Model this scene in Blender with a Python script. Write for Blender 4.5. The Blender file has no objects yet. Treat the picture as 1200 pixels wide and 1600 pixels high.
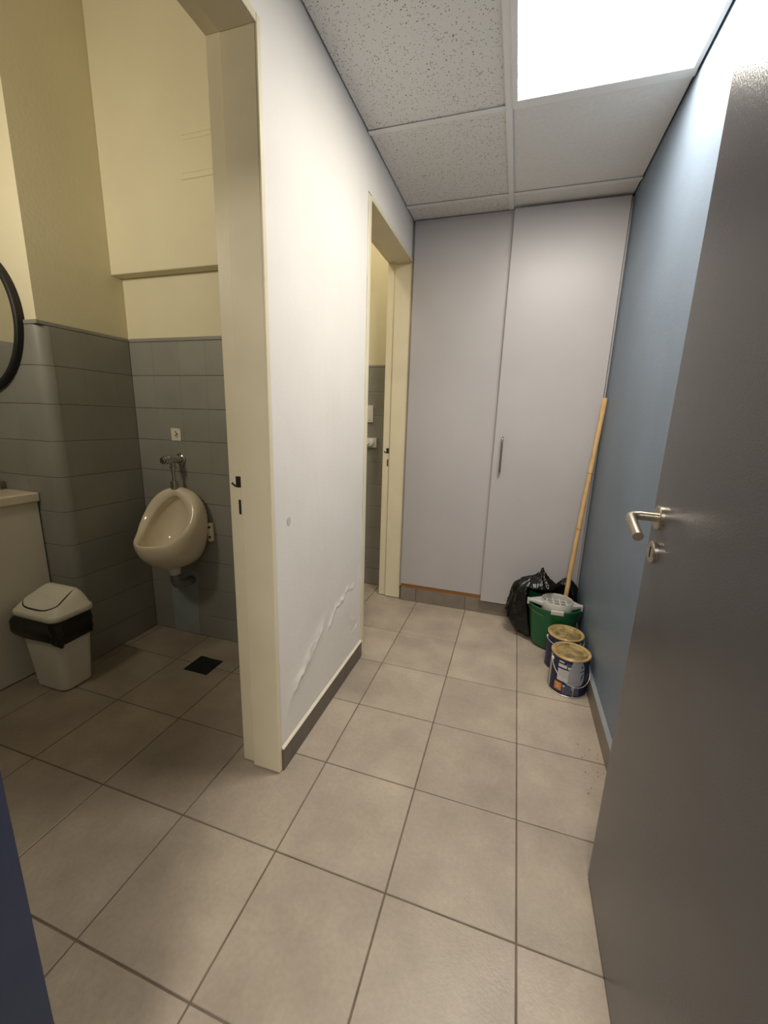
import bpy, bmesh, math, random
from mathutils import Vector, Matrix, noise

random.seed(7)
S = bpy.context.scene
COL = S.collection

# ------------------------------------------------------------------ camera, light, exposure
YAW, PITCH, ROLL = 0.303078, -0.223063, 0.031042
FOC = 636.93
def make_camera():
    cy, sy, cp, sp = math.cos(YAW), math.sin(YAW), math.cos(PITCH), math.sin(PITCH)
    cr, sr = math.cos(ROLL), math.sin(ROLL)
    f = Vector((-sy * cp, cy * cp, sp)); r = Vector((cy, sy, 0)); u = r.cross(f)
    r2 = r * cr + u * sr; u2 = -r * sr + u * cr
    cd = bpy.data.cameras.new('camera'); co = bpy.data.objects.new('camera', cd); COL.objects.link(co)
    m = Matrix((r2, u2, -f)).transposed().to_4x4(); m.translation = (-0.11744, -0.80642, 1.2280)
    co.matrix_world = m
    cd.sensor_fit = 'VERTICAL'; cd.sensor_height = 36.0; cd.sensor_width = 27.0
    cd.lens = FOC / 1600 * 36.0; cd.clip_start = 0.02; cd.clip_end = 60
    S.camera = co
make_camera()

w = bpy.data.worlds.new('world'); S.world = w; w.use_nodes = True
w.node_tree.nodes['Background'].inputs[0].default_value = (1.0, 0.93, 0.84, 1)
w.node_tree.nodes['Background'].inputs[1].default_value = 0.3
PANEL = 29.0                      # ceiling LED panel in the corridor
S.view_settings.view_transform = 'Standard'; S.view_settings.look = 'None'
S.view_settings.exposure = 0.0; S.view_settings.gamma = 1.0; S.view_settings.use_curve_mapping = False

# assumed warm light of the washroom, not in view, high on the entrance wall, facing the urinal
def lamp(name, loc, power, col, rad, aim=(0, 0, -1), spread=180):
    ld = bpy.data.lights.new(name, 'AREA'); ld.shape = 'DISK'; ld.size = rad * 2; ld.energy = power; ld.color = col; ld.spread = math.radians(spread)
    o = bpy.data.objects.new(name, ld); COL.objects.link(o); o.location = loc
    o.rotation_euler = Vector(aim).to_track_quat('-Z', 'Y').to_euler(); return o
lamp('assumed_washroom_light', (-1.85, -0.54, 2.02), 7.8, (1.0, 0.90, 0.72), 0.12, (-0.05, 1, 0.02), 165)  # assumed unseen light, brightens the washroom walls that face the entrance
lamp('assumed_hall_light', (0.0, -1.85, 2.35), 46.0, (1.0, 0.94, 0.84), 0.30)  # assumed light behind the camera, added to brighten jamb, partition and near floor
lamp('toilet_fill_light', (-1.5, 1.42, 2.95), 8.0, (1.0, 0.92, 0.76), 0.12)  # added unseen fill light, brightens the far washroom behind its door frame

# ------------------------------------------------------------------ materials
def lin(r, g, b):
    f = lambda c: (c / 255 / 12.92) if c / 255 <= 0.04045 else ((c / 255 + 0.055) / 1.055) ** 2.4
    return (f(r), f(g), f(b))
MATS = {}
def mat(name, col, rough=0.6, var=0.05, scale=5.0, bump=0.0, bscale=120.0, metal=0.0, rnd=0.0, stretch=None,
        emit=None, spec=0.5, col2=None, fine=0.0):
    m = bpy.data.materials.new(name); m.use_nodes = True; nt = m.node_tree; N = nt.nodes; L = nt.links
    b = N['Principled BSDF']; b.inputs['Roughness'].default_value = rough; b.inputs['Metallic'].default_value = metal
    b.inputs['Specular IOR Level'].default_value = spec
    geo = N.new('ShaderNodeNewGeometry'); vec = geo.outputs['Position']
    if stretch:
        mp = N.new('ShaderNodeMapping'); mp.inputs['Scale'].default_value = stretch; L.new(vec, mp.inputs[0]); vec = mp.outputs[0]
    n1 = N.new('ShaderNodeTexNoise'); n1.inputs['Scale'].default_value = scale; n1.inputs['Detail'].default_value = 5
    L.new(vec, n1.inputs['Vector'])
    mr = N.new('ShaderNodeMapRange'); mr.inputs[1].default_value = 0.3; mr.inputs[2].default_value = 0.7
    mr.inputs[3].default_value = 1 - var; mr.inputs[4].default_value = 1 + var; L.new(n1.outputs[0], mr.inputs[0])
    fac = mr.outputs[0]
    def mul(a, bsock):
        k = N.new('ShaderNodeMath'); k.operation = 'MULTIPLY'; L.new(a, k.inputs[0]); L.new(bsock, k.inputs[1]); return k.outputs[0]
    if fine:
        n3 = N.new('ShaderNodeTexNoise'); n3.inputs['Scale'].default_value = scale * 14; n3.inputs['Detail'].default_value = 3
        L.new(vec, n3.inputs['Vector'])
        m3 = N.new('ShaderNodeMapRange'); m3.inputs[1].default_value = 0.3; m3.inputs[2].default_value = 0.7
        m3.inputs[3].default_value = 1 - fine; m3.inputs[4].default_value = 1 + fine; L.new(n3.outputs[0], m3.inputs[0])
        fac = mul(fac, m3.outputs[0])
    if rnd:
        oi = N.new('ShaderNodeObjectInfo'); m2 = N.new('ShaderNodeMapRange')
        m2.inputs[3].default_value = 1 - rnd; m2.inputs[4].default_value = 1 + rnd; L.new(oi.outputs['Random'], m2.inputs[0])
        fac = mul(fac, m2.outputs[0])
    src = None
    if col2:
        mx = N.new('ShaderNodeMix'); mx.data_type = 'RGBA'; mx.inputs[6].default_value = (*col, 1); mx.inputs[7].default_value = (*col2, 1)
        n4 = N.new('ShaderNodeTexNoise'); n4.inputs['Scale'].default_value = scale * 0.8; n4.inputs['Detail'].default_value = 4
        mp4 = N.new('ShaderNodeMapping'); mp4.inputs['Location'].default_value = (3.1, 7.7, 1.3); L.new(vec, mp4.inputs[0]); L.new(mp4.outputs[0], n4.inputs['Vector'])
        r4 = N.new('ShaderNodeMapRange'); r4.inputs[1].default_value = 0.4; r4.inputs[2].default_value = 0.62; L.new(n4.outputs[0], r4.inputs[0])
        L.new(r4.outputs[0], mx.inputs[0]); src = mx.outputs[2]
    vm = N.new('ShaderNodeVectorMath'); vm.operation = 'SCALE'; vm.inputs[0].default_value = col
    if src: L.new(src, vm.inputs[0])
    L.new(fac, vm.inputs['Scale']); L.new(vm.outputs[0], b.inputs['Base Color'])
    if bump:
        n2 = N.new('ShaderNodeTexNoise'); n2.inputs['Scale'].default_value = bscale; n2.inputs['Detail'].default_value = 3
        L.new(vec, n2.inputs['Vector'])
        bp = N.new('ShaderNodeBump'); bp.inputs['Strength'].default_value = bump; bp.inputs['Distance'].default_value = 0.002
        L.new(n2.outputs[0], bp.inputs['Height']); L.new(bp.outputs[0], b.inputs['Normal'])
    if emit:
        b.inputs['Emission Color'].default_value = (*emit[0], 1); b.inputs['Emission Strength'].default_value = emit[1]
    MATS[name] = m
    return m

WHITE = mat('white wall paint', (0.785, 0.75, 0.71), 0.65, 0.03, 3, 0.25, 90)
CREAM = mat('cream wall paint', (0.72, 0.66, 0.47), 0.7, 0.04, 2.5, 0.25, 70)
BLUE = mat('blue grey wall paint', (0.175, 0.222, 0.288), 0.5, 0.07, 3, 0.3, 120)
NAVY = mat('navy paint', (0.035, 0.045, 0.085), 0.6, 0.12, 6, 0.3, 80)
FTILE = mat('taupe floor tile', (0.40, 0.335, 0.265), 0.40, 0.13, 5.5, 0.18, 160, rnd=0.06, fine=0.05, col2=(0.345, 0.285, 0.23))
GROUT = mat('floor grout', (0.15, 0.115, 0.085), 0.9, 0.3, 9)
SKIRT = mat('dark skirting tile', (0.14, 0.115, 0.092), 0.5, 0.12, 14, 0.1, 160, rnd=0.06)
SKIRT2 = mat('taupe skirting tile', (0.22, 0.185, 0.15), 0.5, 0.12, 14, 0.1, 160, rnd=0.06)
GTILE = mat('grey painted wall tile', (0.27, 0.265, 0.235), 0.42, 0.06, 6, 0.3, 60, rnd=0.02)
FRAMEP = mat('cream enamel frame', (0.74, 0.665, 0.485), 0.4, 0.04, 6, 0.12, 60)
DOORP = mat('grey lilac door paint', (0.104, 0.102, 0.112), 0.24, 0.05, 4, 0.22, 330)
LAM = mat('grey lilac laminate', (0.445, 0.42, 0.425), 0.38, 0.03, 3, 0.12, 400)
DARK = mat('dark gap', (0.012, 0.011, 0.01), 0.8)
BLACK = mat('black plastic', (0.010, 0.010, 0.010), 0.6)
WOOD = mat('orange brown timber', (0.38, 0.17, 0.045), 0.5, 0.25, 20, 0.2, 60, stretch=(2, 20, 40))
STICK = mat('pale bamboo', (0.60, 0.38, 0.16), 0.45, 0.16, 26, 0.15, 80, stretch=(3, 3, 0.6))
STICKJ = mat('bamboo joint', (0.22, 0.11, 0.04), 0.6, 0.2, 60)
STEEL = mat('brushed nickel', (0.50, 0.45, 0.38), 0.32, 0.04, 60, metal=1)
CHROME = mat('chrome', (0.55, 0.54, 0.50), 0.12, 0.05, 30, metal=1)
GUN = mat('grey metal handle', (0.30, 0.30, 0.31), 0.3, 0.05, 30, metal=1)
CERAM = mat('ivory vitreous china', (0.80, 0.71, 0.55), 0.12, 0.05, 7)
PLAST = mat('white plastic', (0.70, 0.67, 0.60), 0.4, 0.04, 8)
VAN = mat('white vanity laminate', (0.76, 0.71, 0.61), 0.45, 0.03, 4)
BINP = mat('white bin plastic', (0.80, 0.76, 0.65), 0.38, 0.04, 8)
BINW = mat('white bin body', (0.82, 0.78, 0.68), 0.45, 0.04, 8)
LINER = mat('black liner film', (0.016, 0.014, 0.012), 0.33, 0.3, 20)
BAG = mat('black bag film', (0.004, 0.004, 0.004), 0.24, 0.2, 20, 0.06, 40, spec=0.35)
GREEN = mat('green bucket plastic', (0.006, 0.105, 0.036), 0.35, 0.05, 8)
GREY = mat('light grey plastic', (0.47, 0.46, 0.43), 0.42, 0.04, 10)
CANB = mat('navy printed tin', (0.014, 0.016, 0.055), 0.3, 0.1, 20)
GOLD = mat('gold lacquered tin', (0.74, 0.55, 0.27), 0.32, 0.2, 30, 0.3, 60, metal=0.6)
GOLD2 = mat('stained gold lid', (0.55, 0.40, 0.17), 0.36, 0.3, 40, 0.4, 50, metal=0.5, col2=(0.27, 0.21, 0.11))
TIN = mat('bright tin', (0.72, 0.68, 0.58), 0.3, 0.1, 30, metal=0.7)
LABW = mat('pale label print', (0.60, 0.57, 0.57), 0.5, 0.05, 30)
DRIP = mat('grey paint run', (0.34, 0.34, 0.37), 0.5, 0.08, 30)
ORANGE = mat('orange label print', (0.62, 0.22, 0.05), 0.45, 0.1, 30)
LGREEN = mat('pale green label stripe', (0.42, 0.45, 0.30), 0.5, 0.08, 20)
LBLUE = mat('slate label print', (0.075, 0.08, 0.14), 0.45, 0.1, 30)
CARD = mat('off white card', (0.72, 0.68, 0.56), 0.6, 0.03, 30)
PRINT = mat('black print', (0.03, 0.025, 0.018), 0.6)
PATCH = mat('blue grey patch paint', (0.30, 0.335, 0.34), 0.45, 0.08, 12, 0.3, 60)
PIPE = mat('painted waste pipe', (0.20, 0.21, 0.20), 0.5, 0.1, 20)
DRAIN = mat('dull drain plate', (0.045, 0.045, 0.043), 0.4, 0.15, 20, metal=0.7)
TEE = mat('white enamel ceiling rail', (0.84, 0.83, 0.81), 0.4, 0.03, 8)
CAULK = mat('pale filler', (0.27, 0.30, 0.32), 0.6, 0.1, 20)
CREAML = mat('cream paint lip', (0.80, 0.72, 0.58), 0.6, 0.05, 20)
SMUDGE = mat('grey rub mark', (0.55, 0.53, 0.50), 0.7, 0.1, 30)
GLASS = mat('mirror silver', (0.86, 0.86, 0.83), 0.02, 0.0, 3, metal=1)
LED = mat('led diffuser', (0.9, 0.9, 0.88), 0.5, emit=((1.0, 0.94, 0.83), PANEL))

def mineral_mat():
    m = bpy.data.materials.new('mineral fibre ceiling tile'); m.use_nodes = True; nt = m.node_tree; N = nt.nodes; L = nt.links
    b = N['Principled BSDF']; b.inputs['Roughness'].default_value = 0.9
    geo = N.new('ShaderNodeNewGeometry')
    nz = N.new('ShaderNodeTexNoise'); nz.inputs['Scale'].default_value = 45; L.new(geo.outputs['Position'], nz.inputs['Vector'])
    off = N.new('ShaderNodeVectorMath'); off.operation = 'SCALE'; off.inputs['Scale'].default_value = 0.016; L.new(nz.outputs['Color'], off.inputs[0])
    add = N.new('ShaderNodeVectorMath'); L.new(geo.outputs['Position'], add.inputs[0]); L.new(off.outputs[0], add.inputs[1])
    vo = N.new('ShaderNodeTexVoronoi'); vo.inputs['Scale'].default_value = 165; L.new(add.outputs[0], vo.inputs['Vector'])
    sp = N.new('ShaderNodeSeparateColor'); L.new(vo.outputs['Color'], sp.inputs[0])
    th = N.new('ShaderNodeMapRange'); th.inputs[1].default_value = 0.30; th.inputs[2].default_value = 1.0
    th.inputs[3].default_value = 0.0; th.inputs[4].default_value = 0.42; L.new(sp.outputs[0], th.inputs[0])
    lt = N.new('ShaderNodeMath'); lt.operation = 'LESS_THAN'; L.new(vo.outputs['Distance'], lt.inputs[0]); L.new(th.outputs[0], lt.inputs[1])
    n2 = N.new('ShaderNodeTexNoise'); n2.inputs['Scale'].default_value = 300; L.new(geo.outputs['Position'], n2.inputs['Vector'])
    mx = N.new('ShaderNodeMix'); mx.data_type = 'RGBA'; mx.inputs[6].default_value = (0.80, 0.785, 0.76, 1); mx.inputs[7].default_value = (0.34, 0.315, 0.28, 1)
    L.new(lt.outputs[0], mx.inputs[0]); L.new(mx.outputs[2], b.inputs['Base Color'])
    sb = N.new('ShaderNodeMath'); sb.operation = 'SUBTRACT'; L.new(n2.outputs[0], sb.inputs[0]); L.new(lt.outputs[0], sb.inputs[1])
    bp = N.new('ShaderNodeBump'); bp.inputs['Strength'].default_value = 0.35; bp.inputs['Distance'].default_value = 0.003
    L.new(sb.outputs[0], bp.inputs['Height']); L.new(bp.outputs[0], b.inputs['Normal'])
    return m
MINERAL = mineral_mat()
MINERAL2 = mat('plain fibre ceiling tile', (0.80, 0.785, 0.76), 0.9, 0.03, 60, 0.5, 330)

# ------------------------------------------------------------------ mesh helpers
ORG = {}
class MB:
    def __init__(s): s.v = []; s.f = []
    def add(s, vs, fs):
        k = len(s.v); s.v += [tuple(p) for p in vs]; s.f += [tuple(i + k for i in q) for q in fs]; return s
    def box(s, x0, x1, y0, y1, z0, z1):
        return s.add([(x0, y0, z0), (x1, y0, z0), (x1, y1, z0), (x0, y1, z0), (x0, y0, z1), (x1, y0, z1), (x1, y1, z1), (x0, y1, z1)],
                     [(0, 3, 2, 1), (4, 5, 6, 7), (0, 1, 5, 4), (1, 2, 6, 5), (2, 3, 7, 6), (3, 0, 4, 7)])
    def rings(s, rings, cap0=True, cap1=True, closed=True):
        n = len(rings[0]); vs = [p for r in rings for p in r]; fs = []
        for i in range(len(rings) - 1):
            for j in range(n if closed else n - 1):
                a = i * n + j; b = i * n + (j + 1) % n; fs.append((a, b, b + n, a + n))
        if cap0: fs.append(tuple(range(n - 1, -1, -1)))
        if cap1: fs.append(tuple(range((len(rings) - 1) * n, len(rings) * n)))
        return s.add(vs, fs)
    def lathe(s, prof, c, n=32, axis='z', cap0=True, cap1=True, sx=1, sy=1):
        R = []
        for r, h in prof:
            ring = []
            for k in range(n):
                a = 2 * math.pi * k / n; p, q = r * math.cos(a) * sx, r * math.sin(a) * sy
                if axis == 'z': ring.append((c[0] + p, c[1] + q, c[2] + h))
                elif axis == 'y': ring.append((c[0] + p, c[1] + h, c[2] - q))
                else: ring.append((c[0] + h, c[1] + p, c[2] + q))
            R.append(ring)
        return s.rings(R, cap0, cap1)
    def tube(s, pts, rad, n=10, cap=True):
        pts = [Vector(p) for p in pts]; R = []; up = None
        for i, p in enumerate(pts):
            t = (pts[min(i + 1, len(pts) - 1)] - pts[max(i - 1, 0)]).normalized()
            if up is None:
                up = Vector((0, 0, 1)) if abs(t.z) < 0.9 else Vector((1, 0, 0))
            u = (up - t * up.dot(t)).normalized(); up = u; v = t.cross(u)
            r = rad[i] if isinstance(rad, (list, tuple)) else rad
            R.append([p + (u * math.cos(2 * math.pi * k / n) + v * math.sin(2 * math.pi * k / n)) * r for k in range(n)])
        return s.rings(R, cap, cap)
    def prism(s, poly, fn, d0, d1):
        # poly of 2d points, fn(a,b,d)->3d
        n = len(poly)
        return s.rings([[fn(a, b, d0) for a, b in poly], [fn(a, b, d1) for a, b in poly]])
    def build(s, name, m, parent=None, bev=0.0, seg=2, smooth=False, sub=0, auto=None):
        o = obj(name, mesh(name, s.v, s.f, parent, bev, seg, smooth), m, parent)
        if sub:
            md = o.modifiers.new('sub', 'SUBSURF'); md.levels = sub; md.render_levels = sub
        if auto is not None: shade_auto(o.data, auto)
        return o
def mesh(name, v, f, parent=None, bev=0.0, seg=2, smooth=False):
    off = ORG.get(parent.name, Vector()) if parent else Vector()
    me = bpy.data.meshes.new(name)
    me.from_pydata([(p[0] - off.x, p[1] - off.y, p[2] - off.z) for p in v], [], f)
    bm = bmesh.new(); bm.from_mesh(me); bmesh.ops.recalc_face_normals(bm, faces=bm.faces)
    if bev:
        es = [e for e in bm.edges if len(e.link_faces) == 2 and e.calc_face_angle(0) > 0.6]
        bmesh.ops.bevel(bm, geom=es, offset=bev, segments=seg, affect='EDGES', profile=0.5, clamp_overlap=True)
    for fa in bm.faces: fa.smooth = smooth
    bm.to_mesh(me); bm.free(); me.update(); return me
def shade_auto(me, ang):
    me.set_sharp_from_angle(angle=ang) if hasattr(me, 'set_sharp_from_angle') else None
    for p in me.polygons: p.use_smooth = True
def obj(name, me, m, parent=None, loc=None):
    o = bpy.data.objects.new(name, me); COL.objects.link(o)
    if m and not me.materials: me.materials.append(m)
    if parent: o.parent = parent
    if loc: o.location = loc
    ORG[o.name] = ORG.get(parent.name, Vector()).copy() if parent else Vector()
    return o
def thing(name, loc, label, cat, group=None, kind=None):
    o = bpy.data.objects.new(name, None); COL.objects.link(o); o.location = loc; o.empty_display_size = 0.05
    ORG[o.name] = Vector(loc); tag(o, label, cat, group, kind); return o
def tag(o, label, cat, group=None, kind=None):
    o['label'] = label; o['category'] = cat
    if group: o['group'] = group
    if kind: o['kind'] = kind
    return o
def struct(o, label, cat): return tag(o, label, cat, kind='structure')
def piece(name, me, parent, loc, m=None):
    """shared-mesh piece, me authored around its own origin; loc in world coordinates"""
    o = bpy.data.objects.new(name, me); COL.objects.link(o); o.parent = parent
    o.location = Vector(loc) - ORG.get(parent.name, Vector()); ORG[o.name] = Vector(loc)
    if m and not me.materials: me.materials.append(m)
    return o
_cache = {}
def slab(dx, dy, dz, bev, m):
    k = (round(dx, 4), round(dy, 4), round(dz, 4), bev, m.name)
    if k not in _cache:
        b = MB().box(0, dx, 0, dy, 0, dz); me = mesh('slab', b.v, b.f, None, bev, 1); me.materials.append(m); _cache[k] = me
    return _cache[k]
def sub_label(o, t): o['label'] = t; return o

T = 1 / 3
ZC = 2.343                                     # corridor ceiling
XL, XR = -0.80, 0.325                          # corridor walls
WT = 1.587                                     # top of the wall tiles

# ------------------------------------------------------------------ floor
fl = MB().box(-2.95, 0.45, -1.25, 2.2, -0.08, -0.0028).build('floor', GROUT)
struct(fl, 'floor of square taupe tiles with dark grout', 'floor')
J = 0.0042
for i in range(-8, 1):
    for j in range(-4, 6):
        x0, y0 = i * T, j * T
        w_, d_ = T - J, T - J
        dz = random.uniform(-0.0004, 0.0004)
        me = slab(w_, d_, 0.02, 0.0014, FTILE)
        piece('tile', me, fl, (x0 + J / 2, y0 + J / 2, -0.0204 + dz - 0.0004))

STAIN = mat('brown floor stain', (0.235, 0.175, 0.115), 0.6, 0.2, 60)
for k in range(16):
    x, y, r = random.uniform(0.225, 0.305), random.uniform(0.47, 0.76), random.uniform(0.001, 0.0032)
    if abs(y / T - round(y / T)) < 0.03: continue
    ring = [(x + r * (0.6 + 0.7 * random.random()) * math.cos(a), y + 1.5 * r * (0.6 + 0.7 * random.random()) * math.sin(a)) for a in [2 * math.pi * q / 9 for q in range(9)]]
    MB().prism(ring, lambda a, b, d: (a, b, d), -0.0008, 0.0003).build('stain', STAIN, fl)

# ------------------------------------------------------------------ corridor walls
rw = MB().box(XR, XR + 0.1, -1.25, 2.2, 0, 2.6).build('wall_right', BLUE)
struct(rw, 'blue grey painted corridor wall beside the mop', 'wall')

# partition with two door openings; its corridor face carries bulging, cracked paint low down
CR = [[(0.906, .432), (.83, .446), (.803, .43), (.791, .415)],
      [(.775, .418), (.716, .415), (.68, .387), (.653, .359)],
      [(.571, .382), (.52, .346), (.473, .319), (.423, .29), (.382, .283), (.351, .258)],
      [(.989, .50), (.992, .315), (1.012, .202), (1.016, .12)],
      [(.96, .206), (.914, .201)], [(.88, .30), (.90, .27), (.93, .26)]]
CW = [(0.008, 0.0050), (0.007, 0.0060), (0.014, 0.0075), (0.005, 0.003), (0.009, -0.004), (0.008, 0.003)]
def segd(p, a, b):
    ax, ay = a; bx, by = b; dx, dy = bx - ax, by - ay; t = max(0, min(1, ((p[0] - ax) * dx + (p[1] - ay) * dy) / (dx * dx + dy * dy)))
    return math.hypot(p[0] - ax - t * dx, p[1] - ay - t * dy)
def relief(y, z):
    h = 0.0010 * noise.noise((y * 7, z * 7, 3.0)) + 0.0004 * noise.noise((y * 30, z * 30, 9.0))
    if z < 0.6 and y > 0.3:
        wob = 0.010 * noise.noise((y * 25, z * 25, 1.7)); wz = 0.008 * noise.noise((y * 22, z * 22, 6.1))
        for pl, (sg, am) in zip(CR, CW):
            best = (9, 0)
            for k in range(len(pl) - 1):
                a, b = pl[k], pl[k + 1]; d = segd((y + wob, z + wz), a, b)
                if d < best[0]:
                    cs = (b[0] - a[0]) * (z + wz - a[1]) - (b[1] - a[1]) * (y + wob - a[0]); best = (d, cs)
            d, cs = best
            if d < sg * 6:
                br_ = 0.55 + 0.9 * noise.noise((y * 38, z * 38, 2.2 + sg * 99))
                wide = sg * (2.2 if cs < 0 else 0.38)
                h += am * max(0.0, br_) * math.exp(-(d / wide) ** 2) * (1 if am < 0 or cs < 0 else 1)
        h += 0.0035 * math.exp(-((y - 0.42) / 0.16) ** 2 - ((z - 0.30 - 0.55 * (y - 0.42)) / 0.045) ** 2)
        h += 0.0030 * math.exp(-((y - 0.84) / 0.12) ** 2 - ((z - 0.36) / 0.07) ** 2)
    return h
Y1a, Y1b, Y2a, Y2b, ZF = -0.52, 0.232, 1.058, 1.782, 2.135
FL = 0.035                                       # face width of the door frames
pm = MB()
XB = -0.935
pm.box(XB, XL, -1.25, Y1a - FL, 0, 3.0)
pm.box(XB, XL - 0.012, Y1b + 0.030, Y2a - FL, 0, 3.0)
pm.box(XB, XL - 0.001, Y2b + 0.030, 2.2, 0, 3.0)
pm.box(XB, XL, Y1a - FL, Y1b + 0.012, ZF + 0.02, 3.0)
pm.box(XB, XL, Y2a - FL, Y2b + 0.012, ZF + 0.02, 3.0)
ys = [Y1b + 0.012 + (Y2a - FL - Y1b - 0.012) * k / 170 for k in range(171)]
zs = [0.6 * k / 130 for k in range(131)] + [0.6 + (2.42 - 0.6) * k / 40 for k in range(1, 41)]
gv = [(XL + relief(y, z), y, z) for z in zs for y in ys]
n_ = len(ys); gf = [(r * n_ + c, r * n_ + c + 1, (r + 1) * n_ + c + 1, (r + 1) * n_ + c) for r in range(len(zs) - 1) for c in range(n_ - 1)]
pm.add(gv, gf)
pm.box(XL - 0.012, XL, Y1b + 0.012, Y1b + 0.0125, 0, 2.42)
pw = pm.build('wall_partition', WHITE)
struct(pw, 'white partition wall with bulging cracked paint between two door frames', 'wall')
for p in pw.data.polygons: p.use_smooth = p.area < 0.0004
# cream washroom side of the partition
for (a, b, z0) in ((-1.2, Y1a - FL, 0), (Y1b + 0.05, 0.9, 0), (1.0, Y2a - FL, 0), (Y1a - FL, Y1b + .05, ZF + 0.05), (Y2a - FL, Y2b + 0.05, ZF + 0.05)):
    MB().box(XB - 0.006, XB, a, b, z0, 3.0).build('washroom_plaster', CREAM, pw)
MB().lathe([(0.0001, 0), (0.011, 0.0004), (0.0001, 0.0009)], (XL + 0.0005, 0.335, 0.894), 12, 'x', sy=1.3).build('rub_mark', SMUDGE, pw)

fw = MB()
fw.box(-2.95, -0.625, -0.73, -0.58, 0, 3.0); fw.box(0.245, XR, -0.73, -0.58, 0, 3.0); fw.box(-0.625, 0.245, -0.73, -0.58, 2.08, 3.0)
fwo = fw.build('wall_front', BLUE)
struct(fwo, 'entrance wall around the doorway the room is seen from', 'wall')
for nm, bx_ in (('jamb', (-0.625, -0.61, -0.74, -0.58, 0, 2.08)), ('jamb', (0.232, 0.245, -0.74, -0.58, 0, 2.08)), ('head', (-0.61, 0.232, -0.74, -0.58, 2.065, 2.08))):
    if nm == 'jamb' and bx_[0] < 0:
        t3 = MB().box(*bx_).build('trim_3', NAVY, None, 0.002); struct(t3, 'navy painted entrance door jamb at the bottom left corner', 'door frame')
    else: MB().box(*bx_).build(nm, NAVY, t3)
MB().box(-2.95, XB, -0.58, -0.57, WT, 3.0).build('plaster', CREAM, fwo)
MB().box(-2.95, XB, -0.58, -0.565, 0, WT).build('wall_tiling', GTILE, fwo)

bw = MB().box(-0.935, XR + 0.1, 2.2, 2.3, 0, 2.6).build('wall_rear', WHITE); struct(bw, 'plain wall behind the built-in wardrobe', 'wall')

# ------------------------------------------------------------------ washroom walls
TS = 0.16
def tiled(parent, fn, a0, a1, off, rows=10):
    """painted wall tiles; fn(a, z) -> world corner, along axis given by fn.axis"""
    a = off
    while a > a0: a -= TS
    while a < a1 - 0.004:
        lo, hi = max(a, a0), min(a + TS, a1)
        if hi - lo > 0.012:
            for r in range(rows):
                z1 = 1.569 - TS * r; z0 = max(0.001, z1 - TS)
                if z1 - z0 < 0.01: continue
                fn(lo, hi, z0, z1)
        a += TS
G = 0.0009
GV = 0.00025
def wtile(w_, h_, axis):
    k = ('w', round(w_, 4), round(h_, 4), axis)
    if k not in _cache:
        c_ = 0.0018; prof = [(0, 0.0), (0.008, 0), (0.008, h_), (0, h_)]
        pr = [(0.008, 0), (0.0012, 0), (0, c_), (0, h_ - c_), (0.0012, h_), (0.008, h_)]    # depth from the face, height
        R = [[(x, d, z) if axis == 'y' else (0.008 - d, x, z) for d, z in pr] for x in (0, w_)]
        b = MB().rings(R); me = mesh('tile', b.v, b.f); me.materials.append(GTILE); _cache[k] = me
    return _cache[k]
def tile_y(parent, yface):       # tiles facing -Y
    def f(lo, hi, z0, z1):
        d = random.uniform(0, 0.0003)
        piece('tile', wtile(hi - lo - 2 * GV, z1 - z0 - 2 * G, 'y'), parent, (lo + GV, yface + 0.0006 - d, z0 + G))
    return f
def tile_x(parent, xface):       # tiles facing +X
    def f(lo, hi, z0, z1):
        d = random.uniform(0, 0.0003)
        piece('tile', wtile(hi - lo - 2 * GV, z1 - z0 - 2 * G, 'x'), parent, (xface - 0.008 - 0.0006 + d, lo + GV, z0 + G))
    return f
# urinal wall
um = MB().box(-2.05, XB - 0.006, 0.907, 1.0, 0, 3.0)
uw = um.build('wall_urinal', CREAM); struct(uw, 'washroom wall behind the urinal, grey tiles below cream plaster', 'wall')
MB().box(-2.045, XB - 0.006, 0.905, 0.907, 0, WT - 0.01).build('tile_bed', GTILE, uw)
MB().box(-2.045, XB - 0.006, 0.845, 0.907, 1.864, 3.0).build('plaster_bulkhead', CREAM, uw, 0.004)
for z, x1, h in ((2.366, -1.576, .004), (2.228, -1.585, .003), (2.206, -1.588, .008), (2.348, -1.57, .003)):
    b = MB(); P = []
    for k in range(13):
        x = x1 + (XB - .01 - x1) * k / 12; zz = z + 0.002 * noise.noise((x * 30, z, 0)) - 0.004 * k / 12
        P.append((x, 0.8445, zz))
    b.tube(P, h * 0.5, 6); b.build('plaster_ridge', CREAM, uw)
tiled(uw, tile_y(uw, 0.899), -2.036, XB - 0.006, -1.573)
MB().box(-2.036, XB - 0.006, 0.8985, 0.907, 1.5695, WT).build('tile_trim', GTILE, uw, 0.0035)
pts = [(-1.898, .002), (-1.722, .002), (-1.724, .12), (-1.718, .25), (-1.712, .385), (-1.76, .39), (-1.83, .385), (-1.895, .37), (-1.90, .2)]
MB().prism(pts, lambda a, b, d: (a, 0.8978 + d, b), 0, 0.0012).build('paint_patch', PATCH, uw)
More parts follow.
